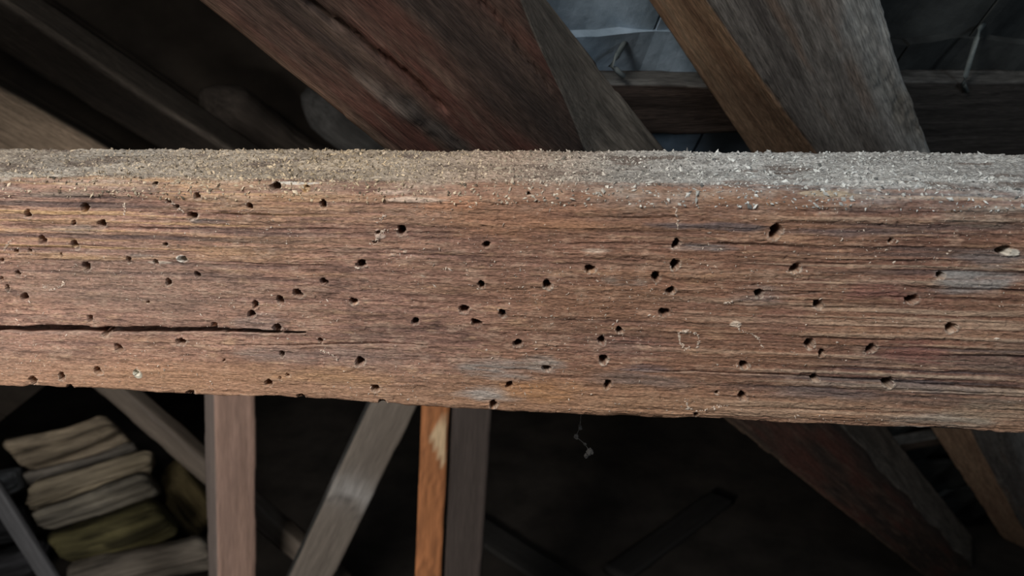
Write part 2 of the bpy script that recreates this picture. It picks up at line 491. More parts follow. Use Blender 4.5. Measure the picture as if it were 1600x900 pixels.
base = mixc(base, (.36, .225, .135), (1 - sm(zb - .012, zb + .016, Tg)) * .45 * (.5 + g3))
base = base * np.array((1.0, .93, .90))
# stains seen on the face
for (x, y, rx, ry, c, a) in [
    (690, 316, 60, 16, (.42, .20, .11), .75), (800, 345, 130, 28, (.36, .185, .105), .45), (840, 606, 70, 22, (.40, .205, .095), .7),
    (520, 585, 130, 22, (.40, .235, .12), .5), (780, 572, 70, 17, (.27, .255, .235), .75), (755, 612, 62, 13, (.33, .32, .30), .7),
    (845, 565, 36, 14, (.32, .31, .28), .6), (1130, 350, 120, 6, (.08, .075, .085), .75), (1290, 358, 110, 7, (.12, .10, .11), .5),
    (1090, 383, 60, 7, (.20, .20, .20), .6), (1010, 572, 60, 10, (.12, .11, .13), .65), (1010, 590, 90, 20, (.20, .17, .155), .5),
    (1530, 435, 62, 20, (.27, .27, .26), .75), (1545, 402, 60, 14, (.17, .165, .165), .6), (1440, 545, 60, 26, (.25, .105, .085), .65),
    (1370, 450, 55, 18, (.24, .105, .09), .6), (1225, 505, 45, 26, (.24, .115, .09), .5), (1420, 600, 140, 10, (.115, .10, .105), .6),
    (1470, 655, 90, 14, (.30, .29, .25), .55), (1422, 671, 26, 6, (.55, .56, .52), .9), (1560, 640, 70, 22, (.27, .225, .165), .5),
    (1290, 612, 80, 12, (.13, .11, .11), .5), (980, 436, 40, 8, (.21, .20, .18), .6), (1190, 460, 50, 16, (.18, .165, .16), .5),
    (1020, 318, 60, 14, (.21, .14, .10), .4), (1330, 312, 26, 4, (.36, .17, .09), .8), (880, 350, 60, 12, (.34, .18, .10), .4),
    (330, 343, 40, 4, (.09, .09, .095), .7), (110, 355, 60, 7, (.22, .21, .18), .5), (225, 396, 50, 6, (.22, .21, .19), .5),
    (100, 300, 60, 6, (.30, .25, .20), .5), (400, 500, 50, 20, (.24, .20, .19), .45), (560, 550, 110, 14, (.22, .165, .145), .5),
    (430, 552, 70, 16, (.23, .20, .18), .5), (1560, 560, 50, 30, (.17, .125, .10), .5), (1570, 330, 90, 20, (.25, .215, .165), .55),
    (1240, 368, 28, 5, (.45, .27, .17), .8), (1060, 300, 120, 8, (.26, .22, .175), .5), (930, 388, 26, 3, (.60, .48, .38), .8)]:
    paint(x, y, rx, ry, c, a)
# dust coat on top and upper arris
dn_ = fbm(Xg * 26, Tg * 60, 71, 4); dfine = fbm(Xg * 330, Tg * 260, 77, 3, .7)
edge_line = TOPZ + .012 - .016 * (dn_ - .5) * 2 - .010 * (dfine - .5)
xa = face_xy(150, 290)[0]; xb = face_xy(1500, 300)[0]
edge_line = edge_line - .012 * (1 - sm(xa - .03, xa + .03, Xg)) - .012 * sm(xb - .05, xb + .05, Xg)
xm0, xm1 = face_xy(560, 280)[0], face_xy(720, 280)[0]
edge_line = edge_line - .009 * np.clip(1 - np.abs(Xg - (xm0 + xm1) / 2 - .02) / .045, 0, 1)
dm = sm(edge_line - .009, edge_line + .010, Tg)
film = sm(edge_line - .034, edge_line, Tg) * np.clip(.15 + 1.5 * (fbm(Xg * 30, Gw * 210, 73, 4) - .30), 0, 1)
warm = 1 - sm(-.12, .10, Xg)
yel = np.clip(1 - np.abs(Xg + .24) / .13, 0, 1)
dust = np.array((.42, .43, .42)) * (1 - warm[..., None]) + np.array((.38, .33, .27)) * warm[..., None]
dust = mixc(dust, (.44, .35, .24), yel * .4 * (dn_ > .42))
pinkd = np.clip(1 - np.abs(Xg + .10) / .09, 0, 1)
dust = mixc(dust, (.42, .29, .215), pinkd * .6)
lg = np.clip(1 - np.abs(Xg + .47) / .09, 0, 1)
dust = mixc(dust, (.36, .34, .30), lg * .6)
dpat = fbm(Xg * 16, Tg * 50, 79, 4)
dust = dust * (.45 + 1.1 * dfine)[..., None] * (.55 + .9 * dpat)[..., None]
dust = mixc(dust, (.12, .09, .075), np.clip((.42 - dn_) * 7, 0, 1) * .75)
dm2 = np.maximum(dm * .9, film * .55)
base = base * (1 - (dm2)[..., None]) + dust * dm2[..., None]
h = h + dm * ((dn_ - .5) * .003 + (dfine - .5) * .0032) * topm
h = h * (front + topm) + (1 - front - topm) * (g1 - .5) * .002
# pale fresh splinters; the spot by the far right hole paints its lit lip
for (x, y, rx, ry, c, a, dh) in [(455, 280, 45, 4.5, (.66, .61, .54), .95, .0004), (610, 297, 26, 4, (.52, .39, .31), .8, .0012), (645, 308, 40, 4.5, (.62, .47, .37), .9, .0014),
                                 (1150, 502, 7, 4, (.72, .58, .46), .95, .001), (1070, 515, 5, 3, (.60, .46, .36), .8, .0006), (595, 366, 7, 3, (.6, .46, .38), .9, .001),
                                 (590, 362, 4, 8, (.55, .42, .35), .8, .001), (475, 292, 9, 9, (.38, .23, .10), .8, .0004), (216, 580, 8, 9, (.58, .56, .46), .9, .0008),
                                 (283, 401, 8, 6, (.60, .58, .52), .9, .0008), (250, 407, 22, 2.5, (.52, .44, .36), .8, .0004), (1580, 392, 9, 6, (.60, .56, .48), .9, .0012),
                                 (1300, 300, 40, 4, (.40, .33, .24), .8, .0006), (240, 268, 60, 3, (.42, .33, .25), .5, .0004)]:
    paint(x, y, rx, ry, c, a, .3, False, dh)
# ragged lower edge
zlow = np.clip(1 - (Tg - (TOPZ - BH)) / .008, 0, 1) * front
h = h - zlow * np.clip(vn(Xg * 38, 0 * Xg, 91) - .5, 0, 1) * .006

# exit holes: pixel centre and radius
HOLES = [(207,266,6),(235,282,4.5),(131,322,6.5),(43,331,6),(159,346,6),(300,334,6),(66,372,7),(116,379,6),(133,414,6.5),(262,438,5.5),
 (38,461,6.5),(285,402,5),(307,427,5),(243,407,4.5),(140,495,5),(334,507,6),(164,518,5.5),(282,531,6),(185,541,7),(153,576,6.5),(51,592,7),
 (96,585,6.5),(108,604,6.5),(298,612,6),(215,578,5),(308,303,5),(390,319,4.5),(200,403,4.5),(115,345,4),(2,404,3.5),(25,390,4),(46,389,3.5),
 (26,425,4.5),(10,447,4.5),(2,433,3.5),(258,379,3.2),(275,320,4),(262,311,4),(427,288,7.5),(505,315,5.5),(627,356,6.5),(564,409,6),(760,379,5),
 (477,289,2.8),(465,455,6.5),(437,466,6.5),(398,473,5.5),(392,488,5.5),(432,509,6.5),(552,468,5.5),(506,437,5),(500,529,4),(440,550,4.5),
 (562,562,6.5),(420,595,6.5),(586,604,6),(450,583,3),(438,588,2.6),(470,619,7),(597,627,6),(649,499,5.5),(725,480,6.5),(744,501,6),(785,486,5.5),
 (752,441,5),(771,628,5.5),(796,598,5.5),(848,275,5),(922,417,5.5),(855,441,6.5),(1025,428,6),(1055,409,6),(1057,377,6),
 (1048,450,5.5),(1038,484,6),(968,512,5),(940,528,5.5),(943,558,6),(950,597,6),(809,533,6),(854,572,5),(1162,566,6),(1160,615,6),
 (1186,454,5.5),(1212,357,9),(1243,415,6.5),(1568,387,6.5),(1470,427,5),(1278,472,6),(1265,533,6),(1284,548,5),(1361,541,6.5),(1425,464,6.5),
 (1486,508,7),(1273,587,5.5),(1388,594,7),(1088,645,4),(1392,372,3),(590,360,3),(585,375,3),(826,300,2.5),(1120,610,2.5),(95,395,2.6),(350,560,2.4),(230,470,2.4)]
# the worm holes go on along the beam beyond the picture
rh = random.Random(5)
HOLES += [(rh.choice((rh.uniform(-260, -15), rh.uniform(1615, 1850))), rh.uniform(300, 640), rh.uniform(4, 6.5)) for _ in range(34)]
SZ = np.zeros((NX, NPf))
deep = np.zeros((NX, NPf))
for k, (x, y, r) in enumerate(HOLES):
    X0, Z0 = face_xy(x, y)
    R = r * .00046 * 1.10
    i0, i1 = np.searchsorted(xs, (X0 - 3 * R, X0 + 3 * R)); j0 = np.searchsorted(un[ptag < 2], Z0 - 3 * R); j1 = np.searchsorted(un[ptag < 2], Z0 + 3 * R)
    if i1 - i0 < 2 or j1 - j0 < 2: continue
    dx = Xg[i0:i1, j0:j1] - X0; dz = Tg[i0:i1, j0:j1] - Z0
    ang = np.arctan2(dz, dx)
    rr = np.hypot(dx * (1 - .12 * (k % 3 - 1)), dz) * (1 + .12 * np.sin(2 * ang + k) + .07 * np.sin(3 * ang + 2 * k) + .06 * np.sin(5 * ang + k * 1.7)) / R
    dep = np.clip((1.10 - rr) / .24, 0, 1) * (.017 if r > 4.2 else .008)
    SZ[i0:i1, j0:j1] = np.where(dep > deep[i0:i1, j0:j1], -.04 * dep, SZ[i0:i1, j0:j1])
    deep[i0:i1, j0:j1] = np.maximum(deep[i0:i1, j0:j1], dep)
    # crumbly pale bore dust rim; the lower right weighting paints the lit lip
    rim = np.clip(1 - np.abs(rr - 1.3) / .35, 0, 1) * np.clip(.5 - (dz - dx * .5) / (1.4 * R), 0, 1) * (fbm(dx * 1500, dz * 1500, k, 2) > .42)
    st = (.55, .8, .3, .65)[k % 4] * (1.2 if x > 820 else .8)
    base[i0:i1, j0:j1] = mixc(base[i0:i1, j0:j1], (.56, .47, .38), np.clip(rim * st, 0, 1))
    h[i0:i1, j0:j1] += rim * .0005
# shakes along the grain: pixel polyline and widths
def shake(pts, depth):
    global base, h
    P = np.array([face_xy(p[0], p[1]) for p in pts]); W = np.array([p[2] for p in pts]) * .00046
    xx = xs; zc = np.interp(xx, P[:, 0], P[:, 1]); ww = np.interp(xx, P[:, 0], W, left=0, right=0)
    inside = (xx >= P[0, 0] - 1e-6) & (xx <= P[-1, 0])
    zc = zc + (vn(xx * 60, 0 * xx, len(pts) + 5) - .5) * .0012
    ww = ww * (.75 + .5 * vn(xx * 90, 0 * xx, 8)) * inside
    dd = np.abs(Tg - zc[:, None]); w = np.maximum(ww[:, None], 1e-6)
    m = np.clip((w * .68 - dd) / STEP + .6, 0, 1) * (ww[:, None] > 1e-5) * front
    dk = m * depth * np.clip(w / .002, .4, 1)
    SZ[:] = np.where(dk > deep, -.30 * dk, SZ); np.maximum(deep, dk, out=deep)
    # paler lower lip
    lip = np.clip(1 - np.abs(Tg - zc[:, None] + w * .9) / (w * .5 + .0006), 0, 1) * (ww[:, None] > 1e-5) * front
    base = mixc(base, (.45, .36, .30), lip * .25)
shake([(-700, 512, 8), (0, 511, 7), (100, 511, 7), (250, 512, 6), (400, 514.5, 4), (440, 516, 2.5), (478, 517, 1.2)], .022)
shake([(345, 536, .8), (470, 536, 1.8), (600, 534, 2.2), (668, 536.5, .8)], .006)
shake([(985, 574, .8), (1100, 577, 2), (1200, 580, 2), (1350, 590, 1.8), (1500, 600, 2.2), (1600, 606, 3), (2100, 640, 3.5)], .007)
shake([(1330, 606, .6), (1450, 608, 1.4), (1570, 612, .7)], .004)
shake([(700, 556, .6), (760, 556.5, 1), (850, 558, .5)], .003)
shake([(1190, 458, .5), (1240, 456, 1.2), (1290, 452, .5)], .003)
shake([(1260, 505, .5), (1400, 503, 1.1), (1480, 505, 1.4)], .003)

ny = np.repeat(pny[None, :], NX, 0); nz = np.repeat(pnz[None, :], NX, 0)
VX = Xg - deep * .12
VY = py[None, :] + ny * h + deep * front + deep * topm * (ny < -.3)
VZ = pz[None, :] + nz * h + SZ - deep * topm * (ny >= -.3) * 1.3
# the lower edge is not sawn straight
VZ = VZ + zlow * (fbm(Xg * 9, 0 * Xg, 95, 4) - .5) * .005
V = np.stack([VX, VY, VZ], -1).reshape(-1, 3)
idx = np.arange(NX * NPf).reshape(NX, NPf)
a = idx[:-1]; b = idx[1:]
quads = np.stack([a, b, np.roll(b, -1, 1), np.roll(a, -1, 1)], -1).reshape(-1, 4)
# closed ends
cv = np.array([[BX0, BD / 2, TOPZ - BH / 2], [BX1, BD / 2, TOPZ - BH / 2]])
base2 = np.vstack([base.reshape(-1, 3), np.full((2, 3), .12)])
i0 = len(V)
V = np.vstack([V, cv])
e0 = idx[0]; e1 = idx[-1]
def fan(r, c, fl):
    n = len(r) - len(r) % 2; out = []
    nxt = np.r_[r[1:], r[0]]
    t = [(r[i], nxt[i], nxt[(i + 1) % len(r)], c) for i in range(0, len(r) - 1, 2)]
    return [x[::-1] for x in t] if fl else t
quads = np.vstack([quads, np.array(fan(e0, i0, False)), np.array(fan(e1, i0 + 1, True))])
gco = np.vstack([np.stack([Xg, Tg, Tg * 0 + .3], -1).reshape(-1, 3), np.zeros((2, 3))])
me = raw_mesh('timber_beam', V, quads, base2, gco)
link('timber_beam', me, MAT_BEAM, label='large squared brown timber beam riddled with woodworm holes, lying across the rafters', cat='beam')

# crumbs of bore dust: lying along the top and clinging to the face
def crumbs(name, pts, nrm, size, cols, flat, long_):
    n = len(pts)
    octa = np.array([(1, 0, 0), (-1, 0, 0), (0, 1, 0), (0, -1, 0), (0, 0, 1), (0, 0, -1)], float)
    tri = np.array([(0, 2, 4), (2, 1, 4), (1, 3, 4), (3, 0, 4), (2, 0, 5), (1, 2, 5), (3, 1, 5), (0, 3, 5)])
    v = octa[None] * rng.uniform(.6, 1.3, (n, 6, 1))
    v = v * np.stack([size * long_, size, size * flat], -1)[:, None, :]
    # random rotation
    q = rng.normal(size=(n, 4)); q /= np.linalg.norm(q, axis=1, keepdims=True)
    w, x, y, z = q.T
    Rm = np.stack([1-2*(y*y+z*z), 2*(x*y-z*w), 2*(x*z+y*w), 2*(x*y+z*w), 1-2*(x*x+z*z), 2*(y*z-x*w), 2*(x*z-y*w), 2*(y*z+x*w), 1-2*(x*x+y*y)], -1).reshape(n, 3, 3)
    v = np.einsum('nij,nkj->nki', Rm, v) + pts[:, None, :] + nrm[:, None, :] * (size * .35)[:, None, None]
    f = (tri[None] + (np.arange(n) * 6)[:, None, None]).reshape(-1, 3)
    return v.reshape(-1, 3), f, np.repeat(cols, 6, 0)
jt = np.where(ptag == 1)[0]; jf = np.where(ptag == 0)[0]
def pick(n, px_lo, px_hi, rows, weight):
    xa_, xb_ = on_z(px_lo, 262, TOPZ)[0], on_z(px_hi, 262, TOPZ)[0]
    xr_ = rng.uniform(xa_, xb_, n * 4)
    keep = rng.uniform(size=n * 4) < weight(xr_)
    xr_ = xr_[keep][:n]
    ii = np.clip(np.searchsorted(xs, xr_), 0, NX - 1)
    jj = rows[(rng.uniform(size=len(ii)) ** .9 * len(rows)).astype(int)]
    return ii, jj
VV = np.stack([VX, VY, VZ], -1)
NN = np.stack([0 * ny, ny, nz], -1)
wtop = lambda x: np.clip(.35 + 1.0 * np.exp(-((x + .30) / .12) ** 2) + .5 * np.exp(-((x + .09) / .06) ** 2) + .4 * np.exp(-((x - .12) / .12) ** 2) - .3 * (x > .26), 0, 1)
ii, jj = pick(10500, -320, 1900, jt, wtop)
n = len(ii); sz = rng.gamma(2.2, .00024, n) + .00022; sz = np.clip(sz, .0002, .0017)
cx = VV[ii, jj][:, 0]
wm = np.clip((.08 - cx) / .2, 0, 1)[:, None]
cc = (np.array((.62, .64, .62)) * (1 - wm) + np.array((.60, .49, .36)) * wm)
yk = np.exp(-((cx + .24) / .1) ** 2)[:, None] * (rng.uniform(size=(n, 1)) < .7)
cc = cc * (1 - .7 * yk) + np.array((.66, .51, .32)) * .7 * yk
cc = cc * rng.uniform(.5, 1.2, (n, 1)) * np.where(rng.uniform(size=(n, 1)) < .10, .25, 1)
v1, f1, c1 = crumbs('t', VV[ii, jj], NN[ii, jj], sz, cc, .5, rng.uniform(1, 2.2, n))
jf2 = jf[6:]
xi = rng.uniform(-.70, .58, 11000)
ii = np.searchsorted(xs, xi); jj = jf2[(rng.uniform(size=len(ii)) * len(jf2)).astype(int)]
dens = fbm(xi * 14, un[jj] * 26, 131, 2)
k = (rng.uniform(size=len(ii)) < np.clip((dens - .38) * 3.2, .08, 1)) & (deep[ii, jj] < .0005)
ii, jj = ii[k], jj[k]; n = len(ii)
sz = np.clip(rng.gamma(1.6, .00013, n) + .00012, 0, .0008)
cc = np.array((.62, .52, .43)) * rng.uniform(.55, 1.2, (n, 1))
v2, f2, c2 = crumbs('f', VV[ii, jj], NN[ii, jj], sz, cc, .5, rng.uniform(1, 3.0, n))
# rows of crumbs left along surface galleries
tr = []
for pts in [[(590, 345), (598, 335), (604, 332)], [(565, 412), (555, 415)], [(627, 354), (600, 356), (592, 362), (586, 372), (580, 376)], [(260, 308), (272, 318), (278, 322), (286, 330)],
            [(192, 315), (193, 325), (193, 333)], [(1060, 520), (1062, 514), (1072, 513), (1085, 516), (1090, 522), (1092, 532), (1088, 538)], [(1060, 522), (1062, 532), (1070, 541), (1076, 540)],
            [(1052, 316), (1055, 324), (1057, 338), (1058, 352)], [(1150, 502), (1156, 512), (1175, 520), (1186, 526), (1192, 540)], [(5, 388), (12, 378), (20, 371)], [(65, 445), (80, 450), (95, 446), (100, 438)],
            [(500, 545), (510, 548), (522, 556), (528, 562)], [(1130, 470), (1145, 468)], [(1070, 620), (1074, 632), (1088, 640), (1120, 632), (1135, 630)]]:
    pts = np.array(pts, float)
    t = np.linspace(0, len(pts) - 1, 12 * len(pts))
    for tt_ in t:
        i = min(int(tt_), len(pts) - 2); p = pts[i] + (pts[i + 1] - pts[i]) * (tt_ - i)
        if rng.uniform() < .7: tr.append(face_xy(*(p + rng.normal(0, 1.0, 2))))
tr = np.array(tr)
ii = np.clip(np.searchsorted(xs, tr[:, 0]), 0, NX - 1); jj = np.clip(np.searchsorted(un[jf], tr[:, 1]), 0, len(jf) - 1)
n = len(ii); cc = np.array((.66, .54, .44)) * rng.uniform(.7, 1.2, (n, 1))
v3, f3, c3 = crumbs('g', VV[ii, jj], NN[ii, jj], rng.uniform(.0003, .0009, n), cc, .6, rng.uniform(1, 1.8, n))
Vd = np.vstack([v1, v2, v3]); Fd = np.vstack([f1, f2 + len(v1), f3 + len(v1) + len(v2)]); Cd = np.vstack([c1, c2, c3])
me = raw_mesh('wood_dust', Vd, Fd, Cd, None, False)
link('wood_dust', me, MAT_DUST, label='pale crumbly bore dust lying on top of the worm-eaten beam', cat='dust', kind='stuff')
del VV, NN, Xg, Tg, Gw, base, dust, h, deep, VX, VY, VZ

# ================================================================== rafters
def px_groove(pts, c, width, depth, dark=(.03, .02, .016)):
    P = np.array([rq(x, y, c) for x, y in pts])
    P = P[np.argsort(P[:, 0])]
    def f(S, u, v, e, h, col):
        qc = np.interp(S, P[:, 0], P[:, 1]) + (vn(S * 40, 0 * S, 3) - .5) * .004
        m = np.clip(1.4 - np.abs(u - qc) / width, 0, 1) * (S > P[0, 0]) * (S < P[-1, 0]) * (np.abs(v) < .012)
        return h - m * depth, col
    return f
def px_patch(x, y, rs, rqq, colr, a, c, dh=0.0, seed=0):
    s, q = rq(x, y, c)
    def f(S, u, v, e, h, col):
        d = np.hypot((S - s) / rs, (u - q) / rqq) + (fbm(S * 30, u * 60, seed + 3, 3) - .5) * 1.1
        m = np.clip((1.15 - d) / .6, 0, 1) * (np.abs(v) < .03)
        return h + m * dh * (fbm(S * 120, u * 200, seed + 9, 2) - .5), mixc(col, colr, m * a)
    return f
sA0, sA1 = rq(310, -520, C1)[0], rq(1390, 885, C1)[0]
def clip_floor(q, c):          # s at which the rafter line reaches the floor
    return (0.0 - (CAMP + RQ * q + RN * c)[2]) / RD[2]

# rafter A: broad dark red-brown face, waney grey right side
def secA(s):
    t = np.clip((s - rq(830, 0, C1)[0]) / (rq(900, 235, C1)[0] - rq(830, 0, C1)[0]), -.6, 1.2)
    wob = .004 * math.sin(s * 13) + .002 * math.sin(s * 29 + 1)
    ar = .082 + .040 * t + wob
    return [(.2715, 0), (ar, 0), (.074, DEP), (.2715, DEP)]
def colA(S, P, e, u, v, t):
    b1 = fbm(S * 4, u * 40, 201, 4); b2 = fbm(S * 9, u * 160, 205, 4)
    c = np.ones(S.shape + (3,)) * np.array((.085, .052, .040))
    c = mixc(c, (.115, .047, .035), np.clip((b1 - .5) * 6, 0, 1) * .8)
    c = mixc(c, (.045, .034, .029), np.clip((.47 - b1) * 6, 0, 1) * .8)
    c = mixc(c, (.17, .115, .085), np.clip((b2 - .58) * 5, 0, 1) * .5)
    # dark band along the arris
    band = np.clip(1 - np.abs(u - .135) / .03, 0, 1) * (e == 0)
    c = mixc(c, (.04, .031, .027), band * .85)
    c = mixc(c, (.24, .165, .11), np.clip(1 - (.2715 - u) / .012, 0, 1) * (e == 0) * .5)
    side = (e == 1)
    cs = mixc(np.ones(S.shape + (3,)) * np.array((.19, .165, .135)), (.10, .088, .073), np.clip((b2 - .5) * 5, 0, 1) * .8)
    return np.where(side[..., None], cs, c)
LA0 = sA0; LA1 = clip_floor(.27, C1 + DEP) + .03
featA = [px_groove([(480, 0), (545, 48), (600, 92), (640, 125), (700, 172)], C1, .0022, .012),
         px_groove([(745, 0), (800, 60), (860, 140)], C1, .0015, .005),
         px_groove([(400, 40), (470, 95), (540, 150)], C1, .001, .003),
         px_patch(645, 178, .05, .012, (.045, .038, .034), .9, C1, .008, 1), px_patch(690, 205, .05, .010, (.07, .058, .05), .8, C1, .006, 2),
         px_patch(600, 150, .05, .007, (.19, .15, .125), .6, C1, .003, 5)]
me = loft('rafter', roof_pt(LA0, 0, C1), RD, RQ, RN, LA1 - LA0, secA, MAT_TIMBER, .007, .0035, .0014, 3, 120, colA, 5, LA0, featA)
link('rafter', me, None, label='broad dark red-brown rafter with a long crack and a knot, behind the beam', cat='rafter', group='roof rafters')

# rafter B: warm brown left flank, grey underside
def secB(s):
    t = np.clip((s - rq(1110, 0, C1)[0]) / (rq(1290, 235, C1)[0] - rq(1110, 0, C1)[0]), -.6, 1.3)
    wob = .001 * math.sin(s * 17 + 2)
    ar = -.047 - .022 * t + wob
    return [(-.0055 - .002 * t, DEP), (ar, 0), (-.190 + .004 * math.sin(s * 9), .004), (-.205, DEP)]
def colB(S, P, e, u, v, t):
    b1 = fbm(S * 5, P * 45, 301, 4); b2 = fbm(S * 10, P * 170, 305, 4)
    c = np.ones(S.shape + (3,)) * np.array((.175, .155, .135))
    c = mixc(c, (.10, .085, .074), np.clip((b1 - .5) * 6, 0, 1) * .7)
    c = mixc(c, (.17, .105, .07), np.clip((.45 - b1) * 6, 0, 1) * .6)
    gre = np.clip((-u - .13) / .05, 0, 1)
    c = mixc(c, (.36, .36, .34), gre * .75 * (.5 + b2))
    c = mixc(c, (.055, .045, .04), np.clip(1 - np.abs(u + .088) / .010, 0, 1) * np.clip(1.2 - (S - rq(1110, 0, C1)[0]) / .25, 0, 1) * .7)
    cs = np.ones(S.shape + (3,)) * np.array((.58, .37, .23))
    cs = mixc(cs, (.38, .215, .13), np.clip((b1 - .48) * 6, 0, 1) * .7)
    cs = mixc(cs, (.58, .42, .28), np.clip((b2 - .55) * 5, 0, 1) * .6)
    cs = mixc(cs, (.36, .25, .18), sm(rq(1110, 100, C1)[0], rq(1200, 235, C1)[0], S) * .5)
    return np.where((e == 0)[..., None], cs, c)
LB0 = rq(1200, -420, C1)[0] - .45; LB1 = clip_floor(-.1, C1 + DEP) + .03
featB = [px_patch(1390, 135, .05, .02, (.20, .20, .18), .5, C1, .005, 4), px_patch(1420, 180, .06, .016, (.16, .14, .11), .6, C1, .005, 6),
         px_patch(1360, 40, .09, .03, (.33, .33, .31), .5, C1, .003, 8)]
me = loft('rafter', roof_pt(LB0, 0, C1), RD, RQ, RN, LB1 - LB0, secB, MAT_TIMBER, .007, .0035, .0012, 3, 120, colB, 9, LB0, featB)
link('rafter', me, None, label='grey rafter with a warm brown left flank, next to the pale tiles', cat='rafter', group='roof rafters')

# next rafter to the right, outside the picture's upper right corner
# far rafters on the left slope
def far_rafter(qa, qb, qside, c, top_px, end_px, cfront, cside, label, seed, cat='rafter', group='roof rafters', name='rafter', dep=.11):
    k = c / C1
    s0 = rq(*top_px, c)[0]; s1 = rq(*end_px, c)[0]
    kb = (c + dep) / C1
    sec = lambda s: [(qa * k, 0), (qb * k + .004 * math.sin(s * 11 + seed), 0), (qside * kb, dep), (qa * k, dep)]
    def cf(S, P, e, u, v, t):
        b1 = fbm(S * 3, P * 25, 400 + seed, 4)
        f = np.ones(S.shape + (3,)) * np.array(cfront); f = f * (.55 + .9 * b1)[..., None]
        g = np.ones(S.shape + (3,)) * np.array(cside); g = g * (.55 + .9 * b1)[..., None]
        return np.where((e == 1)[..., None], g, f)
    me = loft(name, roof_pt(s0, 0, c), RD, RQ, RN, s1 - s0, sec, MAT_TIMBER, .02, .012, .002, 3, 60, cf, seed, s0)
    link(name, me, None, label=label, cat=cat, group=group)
far_rafter(.405, .366, .345, 1.50, (0, -420), (520, 330), (.022, .017, .013), (.12, .10, .082), 'rafter with its shade and a faint lit edge painted in, left of the red-brown rafter', 13)  # near-black front and paler side put shade and light into the colour
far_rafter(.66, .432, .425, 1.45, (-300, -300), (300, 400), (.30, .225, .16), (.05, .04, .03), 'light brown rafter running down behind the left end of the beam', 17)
def pole(px, c, rad, L, colr, label, seed):
    s0, q0 = rq(*px, c)
    cn = simple_col(colr, [x * .6 for x in colr], 430 + seed)
    def sec(s):
        k = math.sqrt(max(.05, min(1.0, (s - s0) / .07))) * (1 + .06 * math.sin(s * 19 + seed))
        return [(rad * k * math.cos(a), rad * k * math.sin(a)) for a in np.linspace(0, 2 * math.pi, 15)[:-1]]
    me = loft('pole', roof_pt(s0, q0, c + rad), RD, RQ, RN, L, sec, MAT_LOG, .01, .01, .006, 4, 40, cn, seed, s0, (), 0, .006, .010)
    link('pole', me, None, label=label, cat='pole')

# ================================================================== battens and tie wires
def batten(b_lo, b_hi, e_hi, e_lo, c, th, colr, label, seed, parent=None):
    w = e_hi - e_lo
    O = CAMP + RB * b_lo + RE * e_lo + RN * c
    sec = lambda s: [(0, 0), (w + .002 * math.sin(s * 23), 0), (w, th), (0, th)]
    def cf(S, P, e, u, v, t):
        b1 = fbm(S * 6, u * 120, 500 + seed, 4)
        f = np.ones(S.shape + (3,)) * np.array(colr) * (.5 + b1)[..., None]
        g = np.ones(S.shape + (3,)) * np.array((.085, .083, .078)) * (.4 + 1.2 * fbm(S * 60, v * 60, 510 + seed, 3))[..., None]
        f = np.where((e == 1)[..., None], g, f)
        return f
    me = loft('batten', O, RB, RE, RN, b_hi - b_lo, sec, MAT_TIMBER, .012, .004, .0013, 4, 160, cf, seed)
    if parent: return link('batten', me, None, parent)
    return link('batten', me, None, label=label, cat='batten', group='roof battens')
bA = roof_be(880, 180, CB)[0]; bB = roof_be(1300, 180, CB)[0]; bR = roof_be(1900, 180, CB)[0] + 1.1
batten(bA, bB, e_top, e_bot, CB, .03, (.042, .029, .023), 'dark brown batten carrying the pale blue-grey tiles between the rafters', 1)
eR_top = roof_be(1520, 128, CB)[1]; eR_bot = roof_be(1520, 262, CB)[1]
batten(bB + .004, bR, eR_top, eR_bot, CB, .03, (.045, .04, .036), 'wide blackish batten with split grain, beside the grey rafter', 2)
for k in (1, 2, 3, 4):
    eb = e_top - k * GAUGE
    q0 = .27 * (CB / C1)
    # start where rafter A covers the end
    base_b = (q0 - 0.15 - RE @ RQ * eb) / (RB @ RQ)
    batten(base_b, base_b + 1.7, eb, eb - .05, CB, .03, (.06, .045, .035), None, 3 + k, roof)
def tube(name, pts, r, label, cat, group=None, mat=MAT_WIRE):
    pts = [Vector(p) for p in pts]; bm = bmesh.new(); rings = []
    for i, p in enumerate(pts):
        t = (pts[min(i + 1, len(pts) - 1)] - pts[max(i - 1, 0)]).normalized()
        a = t.orthogonal().normalized(); b = t.cross(a)
        rings.append([bm.verts.new(p + (a * math.cos(k * math.pi / 4) + b * math.sin(k * math.pi / 4)) * r) for k in range(8)])
    for A_, B_ in zip(rings, rings[1:]):
        for k in range(8): bm.faces.new((A_[k], A_[(k + 1) % 8], B_[(k + 1) % 8], B_[k]))
    bm.faces.new(rings[0][::-1]); bm.faces.new(rings[-1])
    bmesh.ops.recalc_face_normals(bm, faces=bm.faces)
    me = bpy.data.meshes.new(name); bm.to_mesh(me); bm.free()
    for p in me.polygons: p.use_smooth = True
    return link(name, me, mat, label=label, cat=cat, group=group)
cw = CB - .004
tube('tie_wire', [on_roof(1537, 38, CT + .012), on_roof(1532, 44, CT), on_roof(1526, 60, cw + .02), on_roof(1517, 90, cw + .006), on_roof(1509, 118, cw), on_roof(1505, 132, cw - .001), on_roof(1510, 142, cw + .003)],
     .0034, 'bent grey wire tying a tile to the wide blackish batten', 'wire', 'tile tie wires')
tube('tie_wire', [on_roof(978, 66, CT + .012), on_roof(974, 70, CT), on_roof(964, 88, cw + .012), on_roof(954, 104, cw + .004), on_roof(962, 108, cw + .006), on_roof(975, 120, cw + .002)],
     .0032, 'bent greenish wire hook between the pale tiles and the brown batten', 'wire', 'tile tie wires')

